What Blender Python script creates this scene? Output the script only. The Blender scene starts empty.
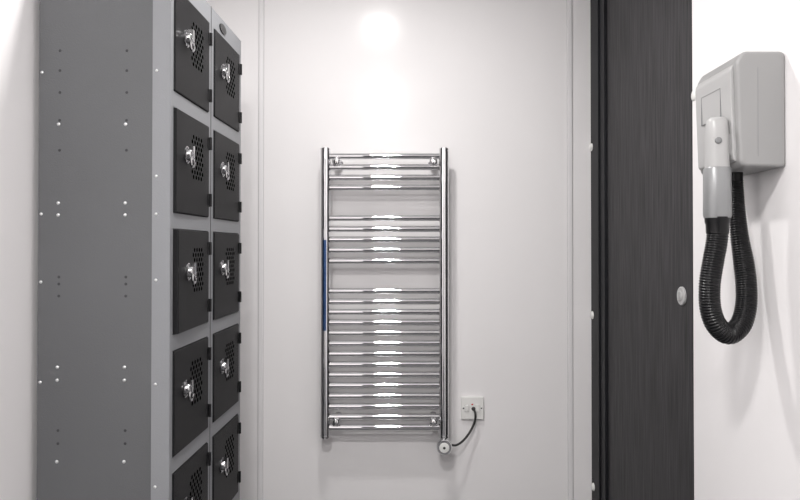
import bpy, bmesh, math
from mathutils import Vector, Matrix

F=652.0; CX=417.0; CY=247.0; CZ=1.2
def P(px,py,Y): return Vector(((px-CX)*Y/F, Y, CZ-(py-CY)*Y/F))

# ---------------- materials ----------------
def mat(name,col,rough=0.5,metal=0.0,spec=0.5,noise=None,bump=None,coat=0):
    m=bpy.data.materials.new(name); m.use_nodes=True
    nt=m.node_tree; b=nt.nodes['Principled BSDF']
    b.inputs['Base Color'].default_value=(*col,1); b.inputs['Roughness'].default_value=rough
    b.inputs['Metallic'].default_value=metal; b.inputs['Specular IOR Level'].default_value=spec
    b.inputs['Coat Weight'].default_value=coat
    tc=nt.nodes.new('ShaderNodeTexCoord')
    if noise:
        scale,amt,stretch=noise
        mp=nt.nodes.new('ShaderNodeMapping'); mp.inputs['Scale'].default_value=stretch
        n=nt.nodes.new('ShaderNodeTexNoise'); n.inputs['Scale'].default_value=scale; n.inputs['Detail'].default_value=6
        r=nt.nodes.new('ShaderNodeMapRange'); r.inputs['From Min'].default_value=0.3; r.inputs['From Max'].default_value=0.7
        r.inputs['To Min'].default_value=1-amt; r.inputs['To Max'].default_value=1+amt
        mx=nt.nodes.new('ShaderNodeVectorMath'); mx.operation='SCALE'; mx.inputs[0].default_value=col
        nt.links.new(tc.outputs['Object'],mp.inputs['Vector']); nt.links.new(mp.outputs[0],n.inputs['Vector'])
        nt.links.new(n.outputs['Fac'],r.inputs['Value']); nt.links.new(r.outputs[0],mx.inputs['Scale'])
        nt.links.new(mx.outputs[0],b.inputs['Base Color'])
    if bump:
        scale,st,stretch=bump
        mp=nt.nodes.new('ShaderNodeMapping'); mp.inputs['Scale'].default_value=stretch
        n=nt.nodes.new('ShaderNodeTexNoise'); n.inputs['Scale'].default_value=scale; n.inputs['Detail'].default_value=3
        bp=nt.nodes.new('ShaderNodeBump'); bp.inputs['Strength'].default_value=st; bp.inputs['Distance'].default_value=0.002
        nt.links.new(tc.outputs['Object'],mp.inputs['Vector']); nt.links.new(mp.outputs[0],n.inputs['Vector'])
        nt.links.new(n.outputs['Fac'],bp.inputs['Height']); nt.links.new(bp.outputs[0],b.inputs['Normal'])
    return m
M_wall=mat('white_pvc_panel',(0.88,0.865,0.87),0.21,spec=0.16,noise=(3,0.010,(1,1,1)),bump=(2.0,0.06,(1,1,1)))
M_trim=mat('white_trim',(0.82,0.81,0.82),0.35)
M_seal=mat('silicone_line',(0.58,0.57,0.58),0.6)
M_ceil=mat('ceiling_paint',(0.85,0.85,0.85),0.8,noise=(8,0.02,(1,1,1)))
M_floor=mat('grey_vinyl',(0.07,0.07,0.075),0.45,noise=(180,0.35,(1,1,1)))
M_side=mat('locker_side_grey',(0.120,0.123,0.129),0.55,spec=0.35,noise=(2,0.06,(1,1,1)),bump=(350,0.25,(1,1,1)))
M_frame=mat('locker_frame_grey',(0.255,0.262,0.276),0.45,spec=0.35,bump=(350,0.2,(1,1,1)))
M_ldoor=mat('locker_door_black',(0.012,0.012,0.0132),0.5,spec=0.18,noise=(400,0.4,(1,1,1)),bump=(500,0.5,(1,1,1)))
M_hole=mat('vent_hole',(0.0005,0.0005,0.0005),0.9,spec=0.0)
M_chrome=mat('chrome',(0.84,0.84,0.85),0.022,1.0)
M_steel=mat('steel_lock',(0.50,0.50,0.51),0.16,1.0)
M_rivet=mat('rivet',(0.75,0.75,0.76),0.35,0.6)
M_dot=mat('rivet_dark',(0.03,0.03,0.035),0.5)
M_black=mat('black_plastic',(0.004,0.004,0.005),0.33,spec=0.35)
M_dframe=mat('door_frame_black',(0.012,0.0125,0.015),0.5,spec=0.2)
M_wood=mat('charcoal_wood',(0.036,0.0345,0.037),0.55,spec=0.25,noise=(16,0.65,(1,10,0.35)),bump=(40,0.3,(1,6,0.3)))
M_plast=mat('grey_plastic',(0.31,0.31,0.31),0.38)
M_plast2=mat('silver_plastic',(0.42,0.42,0.42),0.34)
M_grip=mat('grey_grip',(0.27,0.275,0.28),0.35,0.3)
M_white=mat('white_plastic',(0.82,0.82,0.80),0.3)
M_dark=mat('dark_slot',(0.03,0.03,0.03),0.6)
M_slot=mat('vent_slot_grey',(0.22,0.225,0.23),0.6)
M_red=mat('neon_red',(0.6,0.03,0.02),0.3)
M_blue=mat('blue_reflection',(0.06,0.12,0.28),0.12,0.9)  # colour of the painted blue reflection on the left upright
def emis(name,s):
    m=bpy.data.materials.new(name); m.use_nodes=True; b=m.node_tree.nodes['Principled BSDF']
    b.inputs['Emission Color'].default_value=(1,0.98,0.96,1); b.inputs['Emission Strength'].default_value=s
    return m
M_lamp=emis('lamp_diffuser',5)

# ---------------- mesh helpers ----------------
def empty(name,loc=(0,0,0)):
    e=bpy.data.objects.new(name,None); e.location=loc; e.empty_display_size=0.1
    bpy.context.scene.collection.objects.link(e); return e
def finish(bm,name,m,parent=None,smooth=False,bevel=0,seg=2):
    bmesh.ops.recalc_face_normals(bm,faces=bm.faces)
    me=bpy.data.meshes.new(name); bm.to_mesh(me); bm.free()
    o=bpy.data.objects.new(name,me); bpy.context.scene.collection.objects.link(o)
    me.materials.append(m)
    if smooth:
        for p in me.polygons: p.use_smooth=True
    if bevel:
        md=o.modifiers.new('bevel','BEVEL'); md.width=bevel; md.segments=seg; md.limit_method='ANGLE'
        for p in me.polygons: p.use_smooth=True
        wn=o.modifiers.new('wn','WEIGHTED_NORMAL')
    if parent:
        o.parent=parent; o.matrix_parent_inverse=Matrix.Translation(-Vector(parent.location))
    return o
def abox(bm,x0,x1,y0,y1,z0,z1):
    vs=[bm.verts.new((x,y,z)) for x in (x0,x1) for y in (y0,y1) for z in (z0,z1)]
    for f in ((0,1,3,2),(4,6,7,5),(0,4,5,1),(2,3,7,6),(0,2,6,4),(1,5,7,3)):
        bm.faces.new([vs[i] for i in f])
def box(name,b,m,parent=None,bevel=0,seg=2):
    bm=bmesh.new(); abox(bm,*b); return finish(bm,name,m,parent,bevel=bevel,seg=seg)
def aprism(bm,pts,h0,h1,fn):
    a=[bm.verts.new(fn(u,v,h0)) for u,v in pts]; b=[bm.verts.new(fn(u,v,h1)) for u,v in pts]
    n=len(pts)
    for i in range(n): bm.faces.new((a[i],a[(i+1)%n],b[(i+1)%n],b[i]))
    bm.faces.new(a); bm.faces.new(b[::-1])
def asweep(bm,pts,rad,n=16,closed=False,cap=True):
    pts=[Vector(p) for p in pts]; N=len(pts); rings=[]; up=None
    for i,p in enumerate(pts):
        if closed: t=(pts[(i+1)%N]-pts[i-1])
        else: t=pts[min(i+1,N-1)]-pts[max(i-1,0)]
        if t.length<1e-9: t=Vector((0,0,1))
        t.normalize()
        if up is None:
            up=t.orthogonal().normalized()
        up=(up-t*up.dot(t)); up.normalize(); w=t.cross(up)
        r=rad(i,N) if callable(rad) else rad
        rings.append([bm.verts.new(p+(up*math.cos(2*math.pi*k/n)+w*math.sin(2*math.pi*k/n))*r) for k in range(n)])
    for i in range(N if closed else N-1):
        a=rings[i]; b=rings[(i+1)%N]
        for k in range(n): bm.faces.new((a[k],a[(k+1)%n],b[(k+1)%n],b[k]))
    if cap and not closed: bm.faces.new(rings[0]); bm.faces.new(rings[-1][::-1])
def alathe(bm,c,axis,prof,n=32):
    c=Vector(c); ax=Vector(axis).normalized(); u=ax.orthogonal().normalized(); w=ax.cross(u)
    rings=[]
    for d,r in prof:
        rings.append([bm.verts.new(c+ax*d+(u*math.cos(2*math.pi*k/n)+w*math.sin(2*math.pi*k/n))*max(r,1e-5)) for k in range(n)])
    for a,b in zip(rings,rings[1:]):
        for k in range(n): bm.faces.new((a[k],a[(k+1)%n],b[(k+1)%n],b[k]))
    bm.faces.new(rings[0]); bm.faces.new(rings[-1][::-1])
def crom(pts,sub=12):
    pts=[Vector(p) for p in pts]; out=[]
    q=[2*pts[0]-pts[1]]+pts+[2*pts[-1]-pts[-2]]
    for i in range(1,len(q)-2):
        for s in range(sub):
            t=s/sub
            out.append(0.5*((2*q[i])+(q[i+1]-q[i-1])*t+(2*q[i-1]-5*q[i]+4*q[i+1]-q[i+2])*t*t+(-q[i-1]+3*q[i]-3*q[i+1]+q[i+2])*t**3))
    out.append(pts[-1]); return out
def resample(pts,step):
    out=[pts[0].copy()]; acc=0
    for a,b in zip(pts,pts[1:]):
        L=(b-a).length; d=step-acc
        while d<=L:
            out.append(a+(b-a)*(d/L)); d+=step
        acc=L-(d-step)
    return out
def sharp(o,ang=35):
    for p in o.data.polygons: p.use_smooth=True
    o.data.set_sharp_from_angle(angle=math.radians(ang))
    return o

# ---------------- room ----------------
XL=-0.885; XR=0.671; YB=2.5; YF=-1.7; H=2.35; T=0.1
DY0,DY1,DYF,DH=1.585,2.315,2.5,2.18
box('floor',(XL-T,XR+T,YF-T,YB+T,-T,0),M_floor)
box('ceiling',(XL-T,XR+T,YF-T,YB+T,H,H+T),M_ceil)
box('wall_back',(XL-T,XR+T,YB,YB+T,0,H),M_wall)
box('wall_left',(XL-T,XL,YF,YB,0,H),M_wall)
box('wall_front',(XL-T,XR+T,YF-T,YF,0,H),M_wall)
bm=bmesh.new(); abox(bm,XR,XR+T,YF,DY0,0,H); abox(bm,XR,XR+T,DY0,YB,DH,H); abox(bm,XR+0.055,XR+T,DY0,YB,0,DH)
finish(bm,'wall_right',M_wall)
def joint(name,x):
    e=empty(name,(x,YB-0.004,H/2))
    box('strip',(x-0.009,x+0.009,YB-0.005,YB-0.0005,0,H),M_trim,e,bevel=0.002)
    box('seal_line_left',(x-0.0108,x-0.0092,YB-0.002,YB-0.0002,0,H),M_seal,e)
    box('seal_line_right',(x+0.0092,x+0.0104,YB-0.002,YB-0.0002,0,H),M_seal,e)
joint('trim_1',(261-CX)*YB/F)
joint('trim_2',(570-CX)*YB/F)
for nm,b in (('baseboard_back',(XL,XR,YB-0.012,YB,0,0.09)),('baseboard_left',(XL,XL+0.012,YF,1.45,0,0.09)),('baseboard_right',(XR-0.012,XR,YF,DY0-0.01,0,0.09))):
    box(nm,b,M_dframe,bevel=0.002)

# door with frame in the right wall
door=empty('door_1',(XR,1.95,0))
box('leaf',(XR+0.006,XR+0.05,DY0+0.006,DY1,0.008,DH-0.03),M_wood,door,bevel=0.0015)
bm=bmesh.new()
abox(bm,XR-0.004,XR+0.05,DY1+0.003,YB-0.001,0,DH)
abox(bm,XR+0.0,XR+0.05,DY0,DY1+0.003,DH-0.028,DH)
abox(bm,XR-0.001,XR+0.05,DY0,DY0+0.004,0,DH-0.028)
finish(bm,'frame',M_dframe,door,bevel=0.001)
box('jamb_stop',(XR-0.010,XR-0.004,DY1+0.06,DY1+0.075,0,DH),M_dframe,door,bevel=0.001)
lk=P(680,296,1.663); bm=bmesh.new()
c=(XR+0.006,1.663,lk.z)
alathe(bm,c,(-1,0,0),[(0,0.024),(0.004,0.024),(0.006,0.022),(0.006,0.0)])
asweep(bm,[Vector(c)+Vector((-0.005,0,-0.011)),Vector(c)+Vector((-0.011,0,-0.010)),Vector(c)+Vector((-0.011,0,0.010)),Vector(c)+Vector((-0.005,0,0.011))],0.003,8)
alathe(bm,Vector(c)+Vector((-0.006,0,0)),(-1,0,0),[(0,0.013),(0.002,0.012),(0.003,0.009),(0.003,0)])
sharp(finish(bm,'thumb_turn_lock',M_plast2,door))
bm=bmesh.new()
for px,py,Y in ((593,147,2.485),(595,315,2.478),(597,486,2.47)):
    p=P(px,py,Y); alathe(bm,(XR-0.004,Y,p.z),(-1,0,0),[(0,0.015),(0.004,0.014),(0.007,0.009),(0.008,0.002)],20)
for py in (95,):
    p=P(693,py,1.575); alathe(bm,(XR,1.575,p.z),(-1,0,0),[(0,0.014),(0.002,0.013),(0.004,0.008),(0.0045,0.001)],20)
sharp(finish(bm,'screw_caps',M_white,door),60)
# unseen dark door added behind the camera to darken the chrome reflections
d2=empty('added_dark_door',(-0.05,YF,0))
box('leaf',(-0.48,0.38,YF+0.0005,YF+0.035,0.008,2.02),M_wood,d2,bevel=0.0015)
bm=bmesh.new()
abox(bm,-0.54,-0.482,YF,YF+0.02,0,2.08); abox(bm,0.382,0.44,YF,YF+0.02,0,2.08); abox(bm,-0.482,0.382,YF,YF+0.02,2.022,2.08)
finish(bm,'frame',M_dframe,d2,bevel=0.001)
bm=bmesh.new(); asweep(bm,[(0.32,YF+0.03,1.0),(0.32,YF+0.085,1.0),(0.20,YF+0.085,1.0)],0.009,12); alathe(bm,(0.32,YF+0.034,1.0),(0,1,0),[(0,0.026),(0.006,0.026),(0.008,0.02)],24)
sharp(finish(bm,'lever_handle',M_steel,d2),40)

# ---------------- locker bank ----------------
L=empty('metal_locker',(-0.72,1.785,0))
FX=-0.5645; BX=-0.868; Y0=1.490; Y1=2.085; ZT=CZ+0.66; ZB=0.10; SX=-0.606
bm=bmesh.new()
abox(bm,BX,SX,Y0+0.003,Y0+0.006,ZB,ZT-0.003)
abox(bm,BX,SX,Y1-0.006,Y1-0.003,ZB,ZT-0.003)
abox(bm,BX,SX,(Y0+Y1)/2-0.002,(Y0+Y1)/2+0.002,ZB,ZT-0.004)
abox(bm,BX,BX+0.003,Y0+0.004,Y1-0.004,ZB,ZT-0.004)
abox(bm,BX,SX,Y0+0.003,Y1-0.003,ZT-0.005,ZT-0.002)
finish(bm,'carcass',M_side,L)
bm=bmesh.new()
for k in range(-1,6):
    z=CZ+0.324+0.02-0.283*k
    if k>-1: abox(bm,BX+0.004,FX-0.02,Y0+0.006,Y1-0.006,z-0.0015,z+0.0015)
finish(bm,'shelves',M_side,L)
col=[(1.510,1.757),(1.806,2.056)]
bm=bmesh.new()
abox(bm,SX,FX,Y0,col[0][0]-0.002,ZB,ZT)
abox(bm,FX-0.03,FX,col[0][1]+0.002,col[1][0]-0.002,ZB,ZT)
abox(bm,SX,FX,col[1][1]+0.002,Y1,ZB,ZT)
tops=[CZ+0.607-0.283*k for k in range(6)]
for (a,b) in col:
    abox(bm,FX-0.03,FX,a-0.002,b+0.002,tops[0]+0.002,ZT)
    for k in range(5): abox(bm,FX-0.03,FX,a-0.002,b+0.002,tops[k+1]+0.002,tops[k]-0.245)
    abox(bm,FX-0.03,FX,a-0.002,b+0.002,ZB,tops[5]-0.245)
finish(bm,'front_frame',M_frame,L)
box('plinth',(BX+0.01,FX-0.02,Y0+0.01,Y1-0.01,0.0,ZB),M_dframe,L)
ym=(col[0][1]+col[1][0])/2
box('column_joint',(FX-0.001,FX+0.0006,ym-0.0012,ym+0.0012,ZB,ZT),M_dframe,L)
for ci,(a,b) in enumerate(col):
    for k in range(6):
        zt=tops[k]; zb=zt-0.243
        ang=0
        if ci==0 and k==2: ang=2.0
        if ci==0 and k==1: ang=0.6
        R=Matrix.Translation((FX,b,0))@Matrix.Rotation(math.radians(ang),4,'Z')@Matrix.Translation((-FX,-b,0))
        bm=bmesh.new()
        abox(bm,FX-0.012,FX+0.004,a,b,zb,zt)
        bmesh.ops.transform(bm,matrix=R,verts=bm.verts)
        finish(bm,'door_leaf_%d_%d'%(ci+1,k+1),M_ldoor,L,bevel=0.0025)
        bm=bmesh.new(); ly=a+0.070; lz=CZ+0.5065-0.283*k
        cy=a+0.150; cz=lz+0.002
        for r in range(9):
            n=[4,5,4,5,4,5,4,5,4][r]
            for j in range(n):
                yy=cy+(j-(n-1)/2)*0.020; zz=cz+(r-4)*0.0125
                if (yy-ly)<0.028: continue
                alathe(bm,(FX+0.0038,yy,zz),(1,0,0),[(0,0.0055),(0.0005,0.0055)],10)
        bmesh.ops.transform(bm,matrix=R,verts=bm.verts)
        finish(bm,'vent_holes_%d_%d'%(ci+1,k+1),M_hole,L)
        bm=bmesh.new(); c=Vector((FX+0.004,ly,lz))
        alathe(bm,c,(1,0,0),[(0,0.021),(0.002,0.021),(0.004,0.018),(0.004,0.0145),(0.012,0.0135),(0.0145,0.0120),(0.016,0.008),(0.016,0.0)],28)
        abox(bm,c.x+0.006,c.x+0.018,ly-0.005,ly+0.005,lz-0.008,lz+0.021)
        loop=[c+Vector((0.013,0.004+0.0125*math.cos(t),-0.013+0.0155*math.sin(t))) for t in [2*math.pi*i/24 for i in range(24)]]
        asweep(bm,loop,0.0033,8,closed=True)
        bmesh.ops.transform(bm,matrix=R,verts=bm.verts)
        sharp(finish(bm,'cam_lock_%d_%d'%(ci+1,k+1),M_steel,L),40)
        bm=bmesh.new()
        for hz in (zt-0.045,zb+0.045):
            alathe(bm,(FX+0.006,b+0.003,hz-0.017),(0,0,1),[(0,0.0045),(0.034,0.0045)],12)
            abox(bm,FX,FX+0.0055,b-0.012,b+0.010,hz-0.015,hz+0.015)
        finish(bm,'hinges_%d_%d'%(ci+1,k+1),M_black,L)
bm=bmesh.new()
pb=(FX,1.885,CZ+0.632)
pts=[(0.030*math.cos(t),0.013*math.sin(t)) for t in [2*math.pi*i/32 for i in range(32)]]
aprism(bm,pts,0,0.003,lambda u,v,h:(pb[0]+h,pb[1]+u,pb[2]+v)); finish(bm,'badge',M_black,L)
bm=bmesh.new(); bd=bmesh.new()
def riv(b_,px,py,r,Y=Y0+0.003,h=0.002):
    p=P(px,py,Y); alathe(b_,p,(0,-1,0),[(0,r),(h*0.6,r*0.8),(h,0.0)],10)
for px in (58,125):
    for py in (124,203,215,367,380,461): riv(bm,px,py,0.0042)
    for py in (50,70,92,120,150,277,284,296,430,443): riv(bd,px+1,py,0.0034,h=0.0008)
for py in (70,176,214,280,384,486):
    riv(bm,156,py,0.0036,Y=Y0)
for py in (72,214,282,382): riv(bm,41,py,0.0040)
finish(bm,'rivets',M_rivet,L,smooth=True); finish(bd,'blind_rivets',M_dot,L)

# ---------------- towel radiator ----------------
RY=2.42; R_=empty('towel_radiator',(0,RY,1.0))
xl=(325.2-CX)*RY/F; xr=(443.8-CX)*RY/F
zt=P(0,148,RY).z; zb=P(0,437,RY).z
def dshape(w,d):
    pts=[]
    for i in range(17):
        t=math.pi*i/16; pts.append((w*math.cos(t),-d*math.sin(t)))
    pts+=[(-w,d*0.6),(-w*0.8,d*0.85),(w*0.8,d*0.85),(w,d*0.6)]
    return pts
bm=bmesh.new()
for x in (xl,xr):
    aprism(bm,dshape(0.0185,0.017),zb+0.012,zt-0.012,lambda u,v,h:(x+u,RY+v,h))
sharp(finish(bm,'uprights',M_chrome,R_),30)
bm=bmesh.new()
for x in (xl,xr):
    for z,s in ((zt-0.012,1),(zb+0.012,-1)):
        aprism(bm,dshape(0.0165,0.015),z,z+s*0.003,lambda u,v,h:(x+u,RY+v,h))
        aprism(bm,dshape(0.0185,0.017),z+s*0.003,z+s*0.010,lambda u,v,h:(x+u,RY+v,h))
        aprism(bm,dshape(0.014,0.012),z+s*0.010,z+s*0.013,lambda u,v,h:(x+u,RY+v,h))
sharp(finish(bm,'end_caps',M_chrome,R_),30)
bm=bmesh.new()
ys=[156,167,177.5,187.5]+[218,229,239.5,250,261]+[291+10.45*i for i in range(14)]
for py in ys:
    z=P(0,py,RY).z
    asweep(bm,[(xl+0.01,RY+0.003,z),(xr-0.01,RY+0.003,z)],0.0118,40)
sharp(finish(bm,'rails',M_chrome,R_),40)
bm=bmesh.new()
for px in (336,433.5):
    for py in (161.5,421.5):
        p=P(px,py,RY-0.012)
        alathe(bm,(p.x,RY-0.022,p.z),(0,1,0),[(0,0.0),(0.0005,0.008),(0.003,0.0125),(0.007,0.0145),(0.016,0.0145),(0.018,0.010),(0.085,0.010),(0.085,0.018),(0.1015,0.018)],24)
sharp(finish(bm,'wall_brackets',M_chrome,R_),40)
bm=bmesh.new()
alathe(bm,(xr,RY,zb+0.002),(0,0,-1),[(0,0.0125),(0.008,0.0125),(0.009,0.016),(0.030,0.016),(0.034,0.013),(0.034,0)],28)
kc=Vector((xr,RY-0.010,P(0,444.5,RY).z))
alathe(bm,kc,(0,-1,0),[(0,0.029),(0.018,0.029),(0.022,0.026),(0.0225,0.020),(0.0225,0)],36)
sharp(finish(bm,'element_housing',M_chrome,R_),40)
bm=bmesh.new(); alathe(bm,kc+Vector((0,-0.0222,0)),(0,-1,0),[(0,0.0185),(0.003,0.0175),(0.004,0.014),(0.0042,0)],32)
sharp(finish(bm,'control_dial',M_white,R_),50)
bm=bmesh.new(); alathe(bm,kc+Vector((0,-0.0262,0)),(0,-1,0),[(0,0.005),(0.001,0.0045)],16)
finish(bm,'dial_mark',M_dark,R_)
bm=bmesh.new()
cab=crom([P(449,444,2.42),P(456,444.5,2.43),P(463,440,2.45),P(470,431,2.465),P(474.5,421,2.47),P(475.2,413,2.468),P(473,407.5,2.484)],10)
asweep(bm,cab,0.0042,10)
finish(bm,'power_cable',M_dark,R_,smooth=True)
# blue reflection on the left tube, built as a coloured strip
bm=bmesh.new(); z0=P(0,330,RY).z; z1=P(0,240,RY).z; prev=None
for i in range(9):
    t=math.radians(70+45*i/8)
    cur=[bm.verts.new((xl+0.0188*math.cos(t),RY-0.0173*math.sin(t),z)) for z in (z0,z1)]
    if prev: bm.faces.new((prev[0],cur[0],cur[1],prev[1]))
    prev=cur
finish(bm,'blue_reflection_strip',M_blue,R_,smooth=True)

# ---------------- fused spur ----------------
S=empty('fused_spur_switch',((472-CX)*YB/F,YB,P(0,407,YB).z)); sx,sz=S.location.x,S.location.z
box('back_box',(sx-0.041,sx+0.041,YB-0.008,YB-0.0002,sz-0.041,sz+0.041),M_white,S,bevel=0.003)
box('faceplate',(sx-0.043,sx+0.043,YB-0.013,YB-0.007,sz-0.043,sz+0.043),M_white,S,bevel=0.003,seg=3)
box('rocker_switch',(sx-0.028,sx-0.014,YB-0.018,YB-0.012,sz-0.012,sz+0.012),M_white,S,bevel=0.002)
box('rocker_surround',(sx-0.0295,sx-0.0125,YB-0.0137,YB-0.0125,sz-0.0135,sz+0.0135),M_seal,S)
box('fuse_carrier',(sx+0.012,sx+0.028,YB-0.016,YB-0.012,sz-0.014,sz+0.014),M_white,S,bevel=0.0015)
box('neon_indicator',(sx-0.004,sx+0.003,YB-0.0145,YB-0.012,sz+0.012,sz+0.017),M_red,S,bevel=0.0005)
bm=bmesh.new()
alathe(bm,(sx+0.004,YB-0.012,sz-0.002),(0,-1,0),[(0,0.008),(0.003,0.0075),(0.004,0.006),(0.004,0)],16)
sharp(finish(bm,'flex_outlet',M_dark,S),40)
bm=bmesh.new()
for d in (-0.034,0.034): alathe(bm,(sx+d,YB-0.0125,sz),(0,-1,0),[(0,0.0035),(0.0015,0.003),(0.0016,0)],12)
finish(bm,'fixing_screws',M_steel,S)

# ---------------- wall hair dryer ----------------
D=empty('hair_dryer',(XR,1.27,1.45))
ya,yb_=1.182,1.352; zt=CZ+0.357; zb=CZ+0.145
def rrect(pts,r,n=6):
    out=[]
    N=len(pts)
    for i in range(N):
        p=Vector(pts[i]); a=Vector(pts[i-1]); b=Vector(pts[(i+1)%N])
        ri=r[i] if isinstance(r,(list,tuple)) else r
        u=(a-p).normalized(); v=(b-p).normalized()
        ang=u.angle(v); d=min(ri/math.tan(ang/2),(a-p).length*0.49,(b-p).length*0.49)
        s=p+u*d; e=p+v*d
        for k in range(n+1):
            t=k/n; out.append(tuple((1-t)**2*s+2*t*(1-t)*p+t*t*e))
    return out
prof=rrect([(0.0,zb),(0.0,zt),(0.078,zt),(0.090,zt-0.020),(0.084,zb+0.002)],[0.008,0.012,0.016,0.016,0.014])
bm=bmesh.new(); aprism(bm,prof,ya,yb_,lambda u,v,h:(XR-u,h,v))
finish(bm,'casing',M_plast,D,bevel=0.010,seg=5)
prof2=rrect([(0.060,zb+0.012),(0.060,zt-0.008),(0.080,zt-0.008),(0.096,zt-0.030),(0.090,zb+0.012)],[0.003,0.003,0.012,0.02,0.010])
bm=bmesh.new(); aprism(bm,prof2,ya+0.014,yb_-0.006,lambda u,v,h:(XR-u,h,v))
finish(bm,'front_cover',M_plast2,D,bevel=0.008,seg=4)
bm=bmesh.new()
gz0,gz1,gy0,gy1=CZ+0.245,CZ+0.302,1.235,1.318
for (y0,y1,z0_,z1_) in ((gy0,gy1,gz1-0.0015,gz1),(gy0,gy1,gz0,gz0+0.0015),(gy0,gy0+0.0015,gz0,gz1),(gy1-0.0015,gy1,gz0,gz1)):
    abox(bm,XR-0.0955,XR-0.088,y0,y1,z0_,z1_)
finish(bm,'front_panel_outline',M_grip,D)
box('side_seam',(XR-0.052,XR-0.0508,ya-0.0003,ya+0.002,zb+0.02,zt-0.03),M_grip,D)
hx,hy=0.560,1.215
box('holder_hook',(hx+0.012,XR-0.080,hy-0.012,hy+0.012,CZ+0.17,CZ+0.21),M_plast,D,bevel=0.003)
zt_h=CZ+0.2425; zb_h=CZ+0.054; zm=CZ+0.145
def ell(bm,z,wx,wy,n=28,p=2.6):
    r=[]
    for k in range(n):
        t=2*math.pi*k/n; c_,s_=math.cos(t),math.sin(t)
        r.append(bm.verts.new((hx+math.copysign(abs(c_)**(2/p),c_)*wx, hy+math.copysign(abs(s_)**(2/p),s_)*wy, z)))
    return r
def loft(name,m,spec):
    bm=bmesh.new(); rings=[ell(bm,*s) for s in spec]
    for a,b in zip(rings,rings[1:]):
        for k in range(28): bm.faces.new((a[k],a[(k+1)%28],b[(k+1)%28],b[k]))
    bm.faces.new(rings[0]); bm.faces.new(rings[-1][::-1])
    return sharp(finish(bm,name,m,D),40)
loft('handset_nozzle',M_plast2,[(zt_h,0.006,0.004),(zt_h-0.001,0.012,0.009),(zt_h-0.004,0.016,0.013),(zt_h-0.010,0.0185,0.016),(zt_h-0.03,0.0200,0.018),(zm+0.01,0.0205,0.020),(zm-0.003,0.0207,0.0202)])
loft('handset_grip',M_grip,[(zm+0.003,0.0215,0.0205),(zm,0.0235,0.022),(zm-0.05,0.0235,0.022),(zb_h+0.006,0.0240,0.022),(zb_h,0.0225,0.021)])
bm=bmesh.new(); alathe(bm,(hx-0.006,hy-0.0165,CZ+0.196),(0,-1,0),[(0,0.006),(0.004,0.006),(0.005,0.004),(0.005,0)],16)
sharp(finish(bm,'handset_button',M_slot,D),40)
bm=bmesh.new()
alathe(bm,(hx,hy,zb_h+0.002),(0,0,-1),[(0,0.0225),(0.010,0.022),(0.014,0.0205),(0.030,0.020),(0.031,0.018)],28)
alathe(bm,(0.628,1.28,zb+0.004),(0,0,-1),[(0,0.012),(0.03,0.011),(0.031,0.009)],24)
sharp(finish(bm,'hose_cuffs',M_black,D),40)
hp=[Vector((hx,hy,zb_h-0.01)),P(717,240,1.214),P(713,262,1.212),P(709.5,285,1.21),P(710,308,1.21),P(716,325,1.212),P(728,334,1.22),P(740,325,1.23),P(745.5,307,1.24),P(746,285,1.25),P(743.5,262,1.26),P(739.5,235,1.268),P(737.5,208,1.275),Vector((0.628,1.28,zb-0.015))]
path=resample(crom(hp,24),0.0008)
def pk(i,N):
    t=i/N
    return (0.0186 if t<0.7 else 0.0186-0.007*(t-0.7)/0.3)+0.0009*math.cos(2*math.pi*i/6.0)
bm=bmesh.new(); asweep(bm,path,pk,24)
finish(bm,'corrugated_hose',M_black,D,smooth=True)

# ---------------- ceiling downlights ----------------
def downlight(x,y,power,r=0.075):
    e=empty('ceiling_downlight',(x,y,H))
    bm=bmesh.new(); alathe(bm,(x,y,H-0.0002),(0,0,-1),[(0,r+0.02),(0.006,r+0.018),(0.008,r+0.004),(0.0055,r)],40)
    sharp(finish(bm,'bezel',M_white,e),40)
    bm=bmesh.new(); alathe(bm,(x,y,H-0.0060),(0,0,-1),[(0,r),(0.0025,r)],40); finish(bm,'diffuser',M_lamp,e)
    l=bpy.data.lights.new('lamp','AREA'); l.shape='DISK'; l.size=2*r; l.energy=power; l.color=(1,0.975,0.955)
    o=bpy.data.objects.new('lamp',l); bpy.context.scene.collection.objects.link(o)
    o.location=(0,0,-0.012); o.parent=e
downlight(-0.19,1.66,12,0.06)
downlight(-0.23,0.20,25,0.11)
downlight(-0.29,-1.05,25,0.11)

w=bpy.data.worlds.new('world'); bpy.context.scene.world=w; w.use_nodes=True
w.node_tree.nodes['Background'].inputs[0].default_value=(0.8,0.8,0.8,1); w.node_tree.nodes['Background'].inputs[1].default_value=0.3

# ---------------- camera ----------------
cam=bpy.data.cameras.new('camera'); co=bpy.data.objects.new('camera',cam); bpy.context.scene.collection.objects.link(co)
pitch=0.6
co.location=(0,0,CZ); co.rotation_euler=(math.radians(90+pitch),0,0)
cam.sensor_width=36; cam.lens=F/800*36; cam.clip_start=0.02
cam.shift_x=-17/800; cam.shift_y=-(3+F*math.tan(math.radians(pitch)))/800
bpy.context.scene.camera=co
bpy.context.scene.view_settings.view_transform='Standard'
